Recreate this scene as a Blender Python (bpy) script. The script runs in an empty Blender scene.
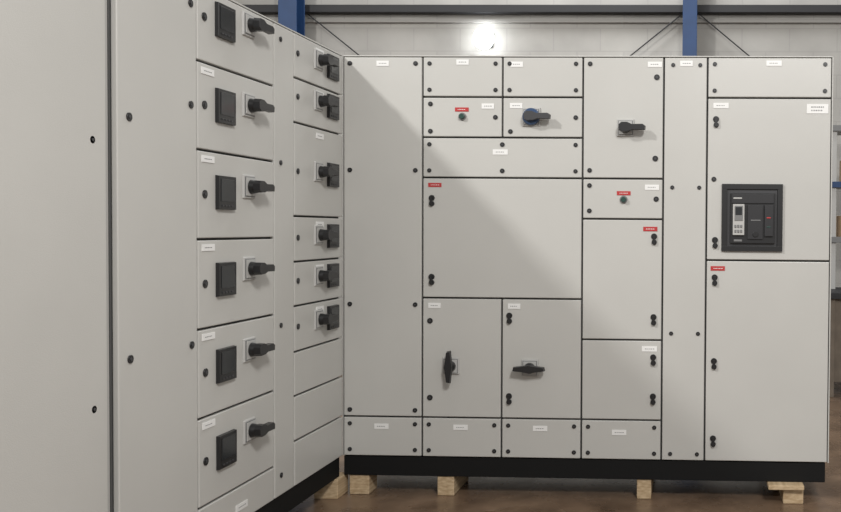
import bpy, bmesh, math, random
from mathutils import Vector, Matrix
random.seed(4)
scene=bpy.context.scene
scene.view_settings.view_transform='Standard'

# ---------------------------------------------------------------- materials
def mat(name,col,rough=.5,metal=0,noise=0,scale=8,bump=0,bscale=400,emit=None,es=0,detail=3,spec=.5):
    m=bpy.data.materials.new(name); m.use_nodes=True
    nt=m.node_tree; b=nt.nodes['Principled BSDF']
    b.inputs['Roughness'].default_value=rough; b.inputs['Metallic'].default_value=metal
    b.inputs['Specular IOR Level'].default_value=spec
    tc=nt.nodes.new('ShaderNodeTexCoord')
    if noise:
        n=nt.nodes.new('ShaderNodeTexNoise'); n.inputs['Scale'].default_value=scale; n.inputs['Detail'].default_value=detail
        r=nt.nodes.new('ShaderNodeValToRGB')
        r.color_ramp.elements[0].position=.3; r.color_ramp.elements[1].position=.7
        r.color_ramp.elements[0].color=[c*(1-noise) for c in col]+[1]
        r.color_ramp.elements[1].color=[min(1,c*(1+noise)) for c in col]+[1]
        nt.links.new(tc.outputs['Object'],n.inputs['Vector']); nt.links.new(n.outputs['Fac'],r.inputs['Fac'])
        nt.links.new(r.outputs['Color'],b.inputs['Base Color'])
    else: b.inputs['Base Color'].default_value=list(col)+[1]
    if bump:
        n2=nt.nodes.new('ShaderNodeTexNoise'); n2.inputs['Scale'].default_value=bscale
        bp=nt.nodes.new('ShaderNodeBump'); bp.inputs['Strength'].default_value=bump; bp.inputs['Distance'].default_value=.002
        nt.links.new(tc.outputs['Object'],n2.inputs['Vector']); nt.links.new(n2.outputs['Fac'],bp.inputs['Height'])
        nt.links.new(bp.outputs['Normal'],b.inputs['Normal'])
    if emit: b.inputs['Emission Color'].default_value=list(emit)+[1]; b.inputs['Emission Strength'].default_value=es
    return m
M=dict(
 grey=mat('powder_coat_grey',(.480,.473,.448),.34,noise=.02,scale=3,bump=.25,bscale=350),
 frame=mat('frame_grey',(.36,.355,.34),.5,bump=.1),
 gap=mat('door_gasket',(.07,.07,.068),.8),
 black=mat('black_plastic',(.012,.012,.013),.35),
 plinth=mat('plinth_black',(.005,.005,.005),.7,spec=.25),
 dark=mat('dark_grey_plastic',(.04,.04,.043),.4),
 face=mat('breaker_face',(.018,.018,.020),.4),
 screen=mat('meter_screen',(.020,.022,.024),.15),
 lgrey=mat('light_grey_plastic',(.43,.425,.41),.4),
 mgrey=mat('mid_grey_plastic',(.17,.17,.17),.4),
 white=mat('label_white',(.74,.735,.72),.4),
 ink=mat('label_ink',(.25,.25,.25),.6),
 red=mat('label_red',(.42,.03,.03),.4),
 green=mat('button_dark_green',(.015,.05,.04),.35),
 blue=mat('handle_blue',(.025,.06,.14),.35),
 steelblue=mat('paint_blue',(.010,.042,.125),.5,noise=.1),
 pipe=mat('pipe_dark',(.02,.02,.022),.6),
 ledge=mat('ledge_paint',(.33,.32,.30),.7),
 lamp=mat('lamp_glass',(1,1,1),.4,emit=(.93,.97,1),es=20),
 card=mat('cardboard',(.26,.18,.11),.85,noise=.12,scale=12),
 bench=mat('bench_grey_brown',(.20,.165,.13),.8,noise=.15,scale=9),
)
def wood():
    m=bpy.data.materials.new('pine_wood'); m.use_nodes=True; nt=m.node_tree; b=nt.nodes['Principled BSDF']
    tc=nt.nodes.new('ShaderNodeTexCoord'); mp=nt.nodes.new('ShaderNodeMapping'); mp.inputs['Scale'].default_value=(20,2,60)
    n=nt.nodes.new('ShaderNodeTexNoise'); n.inputs['Scale'].default_value=1.5; n.inputs['Detail'].default_value=6
    r=nt.nodes.new('ShaderNodeValToRGB')
    r.color_ramp.elements[0].position=.35; r.color_ramp.elements[1].position=.7
    r.color_ramp.elements[0].color=(.36,.25,.14,1); r.color_ramp.elements[1].color=(.57,.44,.28,1)
    nt.links.new(tc.outputs['Object'],mp.inputs[0]); nt.links.new(mp.outputs[0],n.inputs['Vector'])
    nt.links.new(n.outputs['Fac'],r.inputs['Fac']); nt.links.new(r.outputs['Color'],b.inputs['Base Color'])
    b.inputs['Roughness'].default_value=.75
    return m
M['wood']=wood()
def floor_mat():
    m=bpy.data.materials.new('sealed_concrete_floor'); m.use_nodes=True; nt=m.node_tree; b=nt.nodes['Principled BSDF']
    tc=nt.nodes.new('ShaderNodeTexCoord')
    n=nt.nodes.new('ShaderNodeTexNoise'); n.inputs['Scale'].default_value=3.5; n.inputs['Detail'].default_value=10; n.inputs['Roughness'].default_value=.65
    r=nt.nodes.new('ShaderNodeValToRGB')
    r.color_ramp.elements[0].position=.32; r.color_ramp.elements[1].position=.68
    r.color_ramp.elements[0].color=(.095,.060,.038,1); r.color_ramp.elements[1].color=(.24,.16,.105,1)
    nt.links.new(tc.outputs['Object'],n.inputs['Vector']); nt.links.new(n.outputs['Fac'],r.inputs['Fac'])
    nt.links.new(r.outputs['Color'],b.inputs['Base Color'])
    n2=nt.nodes.new('ShaderNodeTexNoise'); n2.inputs['Scale'].default_value=4; n2.inputs['Detail'].default_value=6
    mr=nt.nodes.new('ShaderNodeMapRange'); mr.inputs[3].default_value=.15; mr.inputs[4].default_value=.40
    nt.links.new(tc.outputs['Object'],n2.inputs['Vector']); nt.links.new(n2.outputs['Fac'],mr.inputs[0]); nt.links.new(mr.outputs[0],b.inputs['Roughness'])
    return m
def wall_mat():
    m=bpy.data.materials.new('painted_blockwork'); m.use_nodes=True; nt=m.node_tree; b=nt.nodes['Principled BSDF']
    tc=nt.nodes.new('ShaderNodeTexCoord'); mp=nt.nodes.new('ShaderNodeMapping'); mp.inputs['Rotation'].default_value=(math.pi/2,0,0)
    br=nt.nodes.new('ShaderNodeTexBrick'); br.inputs['Scale'].default_value=1
    br.inputs['Brick Width'].default_value=.44; br.inputs['Row Height'].default_value=.215; br.inputs['Mortar Size'].default_value=.006
    br.inputs['Color1'].default_value=(.50,.485,.45,1); br.inputs['Color2'].default_value=(.475,.46,.43,1); br.inputs['Mortar'].default_value=(.44,.425,.40,1)
    n=nt.nodes.new('ShaderNodeTexNoise'); n.inputs['Scale'].default_value=2.5; n.inputs['Detail'].default_value=6
    mx=nt.nodes.new('ShaderNodeMixRGB'); mx.blend_type='MULTIPLY'; mx.inputs[0].default_value=.4
    nt.links.new(tc.outputs['Object'],mp.inputs[0]); nt.links.new(mp.outputs[0],br.inputs['Vector'])
    nt.links.new(tc.outputs['Object'],n.inputs['Vector'])
    nt.links.new(br.outputs['Color'],mx.inputs[1]); nt.links.new(n.outputs['Fac'],mx.inputs[2]); nt.links.new(mx.outputs[0],b.inputs['Base Color'])
    b.inputs['Roughness'].default_value=.85
    return m
M['floor']=floor_mat(); M['wall']=wall_mat()

# ---------------------------------------------------------------- mesh builder (local frame: u right, v outwards, w up)
class MB:
    def __init__(s,xf): s.bm=bmesh.new(); s.mats=[]; s.xf=xf
    def mi(s,k):
        if k not in s.mats: s.mats.append(k)
        return s.mats.index(k)
    def box(s,u0,u1,v0,v1,w0,w1,k,taper=1):
        cs=[(u,v,w) for w in (w0,w1) for v in (v0,v1) for u in (u0,u1)]
        if taper!=1:
            cu=(u0+u1)/2; cw=(w0+w1)/2
            cs=[(cu+(u-cu)*(taper if v==v1 else 1),v,cw+(w-cw)*(taper if v==v1 else 1)) for u,v,w in cs]
        vs=[s.bm.verts.new(s.xf(*c)) for c in cs]
        i=s.mi(k)
        for f in [(0,1,3,2),(4,6,7,5),(0,4,5,1),(2,3,7,6),(0,2,6,4),(1,5,7,3)]:
            fc=s.bm.faces.new([vs[j] for j in f]); fc.material_index=i
    def prism(s,pts,v0,v1,k,scale1=1,smooth=False):
        cu=sum(p[0] for p in pts)/len(pts); cw=sum(p[1] for p in pts)/len(pts)
        a=[s.bm.verts.new(s.xf(u,v0,w)) for u,w in pts]
        b=[s.bm.verts.new(s.xf(cu+(u-cu)*scale1,v1,cw+(w-cw)*scale1)) for u,w in pts]
        i=s.mi(k); n=len(pts)
        f=s.bm.faces.new(a); f.material_index=i
        f=s.bm.faces.new(b[::-1]); f.material_index=i
        for j in range(n):
            f=s.bm.faces.new([a[j],b[j],b[(j+1)%n],a[(j+1)%n]]); f.material_index=i; f.smooth=smooth
    def disc(s,u,w,r,v0,v1,k,n=20,scale1=1):
        s.prism([(u+r*math.cos(2*math.pi*j/n),w+r*math.sin(2*math.pi*j/n)) for j in range(n)],v0,v1,k,scale1,True)
    def obj(s,name,parent=None,bevel=0,seg=2):
        bmesh.ops.recalc_face_normals(s.bm,faces=s.bm.faces)
        me=bpy.data.meshes.new(name); s.bm.to_mesh(me); s.bm.free()
        for k in s.mats: me.materials.append(M[k])
        o=bpy.data.objects.new(name,me); scene.collection.objects.link(o)
        if parent: o.parent=parent
        if bevel:
            m=o.modifiers.new('bevel','BEVEL'); m.width=bevel; m.segments=seg; m.limit_method='ANGLE'; m.angle_limit=math.radians(40)
        return o
def empty(name,loc=(0,0,0)):
    e=bpy.data.objects.new(name,None); e.location=loc; e.empty_display_size=.1; scene.collection.objects.link(e); return e

DT=.020; G=.0042
class Board:
    def __init__(s,name,xf):
        s.e=empty(name); s.xf=xf
        s.doors=MB(xf); s.locks=MB(xf); s.labels=MB(xf); s.handles=MB(xf); s.body=MB(xf); s.plinth=MB(xf); s.meters=MB(xf)
    def door(s,u0,u1,w0,w1):
        s.doors.box(u0+G,u1-G,-DT,0,w0+G,w1-G,'grey')
    def dot(s,u,w,r=.0115):
        s.locks.disc(u,w,r,0,.004,'black',18)
        s.locks.disc(u,w,r*.45,.004,.006,'dark',10)
    def lock(s,u,w):
        s.locks.disc(u,w+.010,.0155,0,.007,'black',20,.9)
        s.locks.disc(u+.001,w-.018,.0135,0,.012,'black',18,.9)
        s.locks.box(u-.006,u+.006,.004,.016,w-.028,w+.016,'black')
    def label(s,u,w,a=.062,h=.026,k='white'):
        s.labels.box(u-a/2,u+a/2,0,.0025,w-h/2,w+h/2,k)
        ik='ink' if k=='white' else 'white'
        for q in ([.18,-.18] if h>.03 else [0]):
            x=u-a*.30
            while x<u+a*.24:
                l=random.uniform(.004,.009)
                s.labels.box(x,x+l,.0025,.003,w+q*h-h*.07,w+q*h+h*.07,ik); x+=l+.003
    def handle(s,u,w,ang=0,sym=False,plate=.086,knob='black',lever=None):
        H=s.handles; p=plate/2
        H.box(u-p,u+p,0,.008,w-p,w+p,'lgrey',taper=.94)
        H.box(u-p*.84,u+p*.84,.008,.010,w-p*.84,w+p*.84,'mgrey')
        H.box(u-p*.76,u+p*.76,.010,.013,w-p*.76,w+p*.76,'lgrey')
        H.disc(u,w,.028,.013,.036,knob,24,.86)
        c,sn=math.cos(ang),math.sin(ang)
        if sym: prof=[(-.082,-.009),(-.078,.010),(-.035,.015),(0,.021),(.035,.015),(.078,.010),(.082,-.009),(.035,-.014),(0,-.020),(-.035,-.014)]
        else: prof=[(-.032,-.014),(-.034,.012),(-.020,.025),(.010,.025),(.034,.014),(.090,.015),(.102,.006),(.100,-.015),(.040,-.014),(.016,-.022),(-.016,-.024)]
        s.handles.prism([(u+a*c-b*sn,w+a*sn+b*c) for a,b in prof],.036,.062,lever or knob,.94)
    def meter(s,u,w,a=.116,h=.116):
        m=s.meters
        m.box(u-a/2,u+a/2,0,.014,w-h/2,w+h/2,'black',taper=.97)
        m.box(u-a*.38,u+a*.38,.014,.016,w-h*.26,w+h*.40,'screen')
        for j in range(4): m.box(u-a*.33+j*a*.17,u-a*.24+j*a*.17,.014,.017,w-h*.41,w-h*.36,'dark')
    def pushbutton(s,u,w):
        s.handles.disc(u,w,.019,0,.008,'mgrey',24)
        s.handles.disc(u,w,.014,.008,.022,'green',20,.9)
    def finish(s):
        P=s.e
        s.body.obj('carcass',P,.002); s.doors.obj('doors',P,.004,3)
        s.locks.obj('door_locks',P); s.labels.obj('labels',P)
        s.plinth.obj('plinth',P,.003)
        if s.handles.mats: s.handles.obj('rotary_handles',P,.0025)
        else: s.handles.bm.free()
        if s.meters.mats: s.meters.obj('meters',P,.0015)
        else: s.meters.bm.free()

# ================================================================ main board (front face is the plane y=0)
b=Board('switchgear_panel',lambda u,v,w:(u,-v,w))
XR=2.425
b.body.box(0,XR,-.6,-DT-.002,.2,2.2,'gap')
for x0,x1 in [(-.004,.0),(XR,XR+.006)]: b.body.box(x0,x1,-.6,-.001,.2,2.203,'grey')
b.body.box(0,XR,-.6,-.002,2.2,2.206,'grey')
b.plinth.box(0,XR-.01,-.58,-.012,.1,.198,'plinth')
doors=[(0,.4,.4,2.2),(0,.4,.2,.4),(.4,.8,2,2.2),(.8,1.2,2,2.2),(.4,.8,1.8,2),(.8,1.2,1.8,2),(.4,1.2,1.6,1.8),(.4,1.2,1,1.6),
 (.4,.8,.4,1),(.8,1.2,.4,1),(.4,.8,.2,.4),(.8,1.2,.2,.4),
 (1.2,1.6,1.6,2.2),(1.2,1.6,1.4,1.6),(1.2,1.6,.8,1.4),(1.2,1.6,.4,.8),(1.2,1.6,.2,.4),
 (1.6,1.815,.2,2.2),(1.815,XR,2,2.2),(1.815,XR,1.2,2),(1.815,XR,.2,1.2)]
for d in doors: b.door(*d)
I=.035
def corners(u0,u1,w0,w1,i=I,r=.0105):
    for u in (u0+i,u1-i):
        for w in (w0+i,w1-i): b.dot(u,w,r)
for u in (I,.4-I):
    for w in (2.2-I,1.635,.965,.4+I): b.dot(u,w)
b.label(.2,2.165)
for x in (0,.4,.8,1.2): corners(x,x+.4,.2,.4)
for x in (.2,.6,1.0): b.label(x-.005,.352,.072)
b.label(1.39,.338,.072)
corners(.4,.8,2,2.2); corners(.8,1.2,2,2.2); b.label(.6,2.172); b.label(.87,2.162)
b.dot(.44,1.83);b.dot(.44,1.965); b.dot(.765,1.90)
b.label(.597,1.938,.068,.020,'red'); b.pushbutton(.6,1.903); b.label(.727,1.955)
b.dot(.84,1.83);b.dot(1.165,1.90)
b.label(.868,1.958)
corners(.4,1.2,1.6,1.8); b.dot(.8,1.765); b.dot(.8,1.635); b.label(.79,1.728,.075)
b.label(.463,1.563,.066,.020,'red'); b.lock(.447,1.488); b.lock(.447,1.095)
b.label(.462,.962); b.dot(.44,.885,.014); b.dot(.44,.50,.014)
b.handle(.546,.660,math.pi/2,True)
b.label(.862,.962); b.lock(.838,.905); b.lock(.838,.502)
b.handle(.943,.655,0,True)
b.handle(.945,1.902,0,False,.092,'blue','dark')
b.handles.disc(.945,1.902,.044,.014,.030,'blue',28,.9)
b.label(1.555,2.163,.07); b.dot(1.235,2.165);b.dot(1.235,1.64);b.dot(1.565,2.10,.014);b.dot(1.560,1.70,.014); b.handle(1.412,1.850,0,False)
b.label(1.405,1.528,.068,.020,'red'); b.pushbutton(1.405,1.497); b.label(1.545,1.558,.07)
b.dot(1.235,1.565);b.dot(1.235,1.44);b.dot(1.566,1.50,.013)
b.label(1.538,1.352,.070,.022,'red'); b.lock(1.557,1.305); b.lock(1.557,.905)
b.label(1.538,.757,.075); b.lock(1.557,.705); b.lock(1.557,.51)
b.label(1.71,2.168)
for u in (1.645,1.778):
    for w in (2.16,1.558,.835,.235): b.dot(u,w,.010)
corners(1.815,XR,2,2.2); b.label(2.14,2.17,.075)
b.label(1.882,1.962,.075); b.label(2.355,1.948,.105,.046)
b.lock(1.858,1.885); b.dot(1.85,1.60,.012); b.lock(1.858,1.29)
b.label(1.873,1.160,.070,.022,'red'); b.lock(1.858,1.105); b.lock(1.858,.690); b.lock(1.857,.305)
# air circuit breaker
A=MB(b.xf)
u0,u1,w0,w1=1.89,2.189,1.246,1.577
t=.026
A.box(u0,u1,0,.013,w0,w0+t,'black');A.box(u0,u1,0,.013,w1-t,w1,'black');A.box(u0,u0+t,0,.013,w0+t,w1-t,'black');A.box(u1-t,u1,0,.013,w0+t,w1-t,'black')
A.box(u0+t,u1-t,0,.004,w0+t,w1-t,'dark')
A.box(u0+.042,u1-.038,.004,.020,w0+.040,w1-.045,'black')
A.box(u0+.048,u1-.045,.020,.026,w1-.095,w1-.050,'face')
A.box(u0+.054,u0+.110,.020,.034,w0+.080,w1-.100,'lgrey')
A.box(u0+.062,u0+.102,.034,.037,w0+.150,w1-.108,'mgrey')
A.box(u0+.066,u0+.098,.037,.039,w0+.178,w1-.114,'screen')
for i in range(3):
    for j in range(2): A.box(u0+.062+i*.014,u0+.071+i*.014,.034,.038,w0+.092+j*.024,w0+.106+j*.024,'mgrey')
A.box(u0+.056,u0+.098,.026,.028,w1-.074,w1-.067,'lgrey')
A.box(u0+.126,u1-.098,.020,.028,w0+.060,w1-.105,'face')
A.box(u1-.090,u1-.048,.020,.032,w0+.075,w1-.105,'face')
A.box(u1-.080,u1-.060,.032,.034,w0+.162,w0+.168,'red')
A.box(u1-.080,u1-.060,.032,.034,w0+.117,w0+.123,'green')
A.disc(u0+.165,w0+.085,.014,.028,.034,'black',20)
A.box(u0+.142,u0+.190,.028,.030,w0+.150,w0+.155,'mgrey')
A.box(u0+.060,u0+.100,.020,.022,w0+.048,w0+.058,'mgrey')
A.obj('air_circuit_breaker',b.e,.0015)
b.finish()

# ================================================================ return wing (front face is the plane x=0)
w=Board('switchgear_panel.001',lambda u,v,w:(v,u,w))
YC=-1.785
w.body.box(YC,-.001,-.6,-DT-.002,.2,2.2,'gap')
w.body.box(YC,0,-.6,-.002,2.2,2.206,'grey')
w.plinth.box(YC,-.015,-.58,-.012,.1,.198,'plinth')
zA=[2.2,2.003,1.808,1.396,1.195,.999,.797,.602,.402,.2]
for z1,z0 in zip(zA,zA[1:]): w.door(-.558,-.002,z0,z1)
w.door(-.750,-.558,.2,2.2)
zB=[2.2,1.933,1.620,1.302,.981,.662,.342,.2]
for z1,z0 in zip(zB,zB[1:]): w.door(-1.336,-.750,z0,z1)
w.door(YC,-1.336,.2,2.2)
mz=[2.118,1.928,1.600,1.306,1.115,.912]
for i,z in enumerate(mz):
    w.meter(-.140,z,.120,.115); w.handle(-.305,z+.006,0,False,.092)
    w.dot(-.522,z-.005,.013)
    w.label(-.285,zA[i+1]+(zA[i]-zA[i+1])-.035,.085)
for i in range(6):
    c=zB[i+1]+.1575
    w.meter(-1.153,c+.014,.128,.126); w.handle(-.972,c+.045,0,False,.094)
    w.dot(-1.290,c+.004,.015)
    if i: w.label(-1.268,zB[i]-.030,.085,.024)
w.label(-1.03,.262,.09)
for z in (2.14,1.62,.93,.29): w.dot(-.690,z,.011)
for u in (-1.725,-1.378):
    for z in (2.12,1.685 if u<-1.5 else 1.770,.934,.28): w.dot(u,z,.013)
w.finish()

c=Board('electrical_cabinet',lambda u,v,w:(v,u,w))
Y0,Y1=-2.75,-1.800
c.body.box(Y0,Y1,-.6,-.050,.2,2.2,'gap')
c.body.box(Y0,Y1-.012,-.6,-.001,2.2,2.206,'grey')
c.body.box(Y1-.020,Y1,-.3,-.016,.2,2.2,'frame')
c.doors.box(Y0+.004,Y1-.040,-.045,.004,.204,2.196,'grey')
c.plinth.box(Y0,Y1,-.58,-.012,.1,.198,'plinth')
for z in (1.597,.812): c.dot(-1.900,z,.011)
c.label(-2.5,2.1)
c.finish()

# ---------------------------------------------------------------- timber blocks under the plinth
W=lambda x,y,z:(x,y,z)
def block(x,y,a,d,z1=.0995,z0=0,extra=None):
    m=MB(W); m.box(x-a/2,x+a/2,y,y+d,z0,z1,'wood')
    if extra: m.box(*extra,'wood')
    return m.obj('wooden_block',None,.004)
block(.515,.02,.085,.3)
block(1.515,.02,.072,.5)
block(2.255,-.02,.10,.6,.076,0,(2.13,2.305,-.05,.60,.076,.0995))
block(.075,.02,.10,.12)
block(-.06,-.07,.12,.14)
block(-.30,-1.0,.5,.10)
block(-.30,-1.7,.5,.10)
block(-.30,-2.5,.5,.10)

# ---------------------------------------------------------------- building
def plane(name,vs,k):
    me=bpy.data.meshes.new(name); me.from_pydata(vs,[],[tuple(range(len(vs)))]); me.materials.append(M[k])
    o=bpy.data.objects.new(name,me); scene.collection.objects.link(o); return o
plane('floor',[(-9,-10,0),(11,-10,0),(11,4.2,0),(-9,4.2,0)],'floor')
m=MB(W); m.box(-9,11,4.0,4.2,0,5.5,'wall'); m.obj('wall_back')
def column(x,h=.065):
    m=MB(W)
    m.box(x-h,x+h,3.70,3.715,0,5.5,'steelblue'); m.box(x-h,x+h,3.87,3.885,0,5.5,'steelblue'); m.box(x-.006,x+.006,3.715,3.87,0,5.5,'steelblue')
    m.box(x-.14,x+.14,3.66,3.92,0,.02,'steelblue')
    m.obj('steel_column',None,.003)
column(-1.95,.085); column(1.715); column(5.4)
def tube(name,pts,r,k,parent=None):
    cu=bpy.data.curves.new(name,'CURVE'); cu.dimensions='3D'; cu.bevel_depth=r; cu.bevel_resolution=4
    sp=cu.splines.new('POLY'); sp.points.add(len(pts)-1)
    for p,q in zip(sp.points,pts): p.co=(*q,1)
    cu.materials.append(M[k]); o=bpy.data.objects.new(name,cu); scene.collection.objects.link(o)
    if parent: o.parent=parent
    return o
m=MB(W); m.box(-8.9,10.9,3.90,3.998,3.35,3.42,'pipe'); m.obj('wall_rail',None,.004)
m=MB(W); m.box(-8.9,10.9,3.96,3.998,3.27,3.30,'ledge'); m.obj('wall_ledge',None,.004)
for a in [((-1.86,3.93,3.34),(-1.15,3.93,2.78)),((1.64,3.93,3.34),(.85,3.93,2.70)),((1.80,3.93,3.34),(2.55,3.93,2.72))]:
    tube('brace_rod',a,.006,'pipe')
e=empty('wall_lamp',(-.195,3.9,3.11))
def uv(name,r,loc,k,parent,sc=(1,1,1)):
    me=bpy.data.meshes.new(name); bm=bmesh.new(); bmesh.ops.create_uvsphere(bm,u_segments=28,v_segments=16,radius=r)
    for f in bm.faces:f.smooth=True
    bm.to_mesh(me); bm.free(); me.materials.append(M[k]); o=bpy.data.objects.new(name,me); scene.collection.objects.link(o); o.location=loc; o.scale=sc; o.parent=parent; return o
uv('glass',.095,(0,0,0),'lamp',e,(1,.6,1.1))
m=MB(W); m.box(-.07,.07,.02,.098,-.07,.07,'dark'); m.obj('housing',e,.01)

# workbench and rack beyond the right-hand end
e=empty('workbench')
m=MB(W); m.box(2.82,4.6,2.85,3.6,.80,.85,'pipe'); m.obj('top',e,.003)
m=MB(W)
for x in (2.84,4.5):
    for y in (2.88,3.50): m.box(x,x+.07,y,y+.07,0,.80,'bench')
m.box(2.91,4.5,2.90,2.93,.12,.80,'bench'); m.box(2.86,4.55,2.93,3.5,.20,.24,'bench')
m.obj('frame',e,.003)
e=empty('storage_rack')
m=MB(W)
for x in (2.93,4.4):
    for y in (3.3,3.6): m.box(x,x+.05,y,y+.05,.851,2.25,'lgrey')
m.obj('uprights',e,.003)
m=MB(W)
for z in (1.25,1.72,2.2): m.box(2.90,4.48,3.28,3.30,z,z+.05,'steelblue' if z==1.72 else 'mgrey'); m.box(2.93,4.45,3.30,3.65,z,z+.03,'mgrey')
m.obj('shelves',e,.002)
m=MB(W)
for x,z,a,h in [(3.0,1.28,.35,.2),(3.5,1.28,.4,.28),(3.05,1.75,.5,.22),(3.8,1.75,.4,.3)]: m.box(x,x+a,3.35,3.6,z,z+h,'card')
m.obj('cartons',e,.004)

# ---------------------------------------------------------------- light
def area(name,loc,target,size,power,col=(1,1,1)):
    l=bpy.data.lights.new(name,'AREA'); l.shape='DISK'; l.size=size; l.energy=power; l.color=col
    o=bpy.data.objects.new(name,l); scene.collection.objects.link(o); o.location=loc
    o.rotation_euler=(Vector(target)-Vector(loc)).to_track_quat('-Z','Y').to_euler(); return o
area('high_bay_light',(-3.6,-5.5,5.85),(1,0,1.2),.5,350,(1,.985,.96))
area('high_bay_light.001',(2.9,-4.8,4.2),(0,-2.2,1.2),.9,205,(1,.985,.96))
area('high_bay_light.002',(1.0,2.6,6.0),(1,3.5,1),1.2,150,(.97,.98,1))
w_=bpy.data.worlds.new('World'); scene.world=w_; w_.use_nodes=True
w_.node_tree.nodes['Background'].inputs[0].default_value=(1,.99,.97,1); w_.node_tree.nodes['Background'].inputs[1].default_value=.60

# ---------------------------------------------------------------- camera
cam=bpy.data.cameras.new('camera'); co=bpy.data.objects.new('camera',cam); scene.collection.objects.link(co)
cam.sensor_fit='HORIZONTAL'; cam.sensor_width=36; cam.lens=905.2/841*36
cam.shift_x=-(663.1-420.5)/841; cam.shift_y=(249.9-256)/841
co.location=(1.7379,-4.4774,1.3494)
co.rotation_euler=(Matrix.Rotation(.0303,4,'Z')@Matrix.Rotation(math.pi/2-.0224,4,'X')@Matrix.Rotation(.0078,4,'Z')).to_euler()
cam.clip_start=.02
scene.camera=co
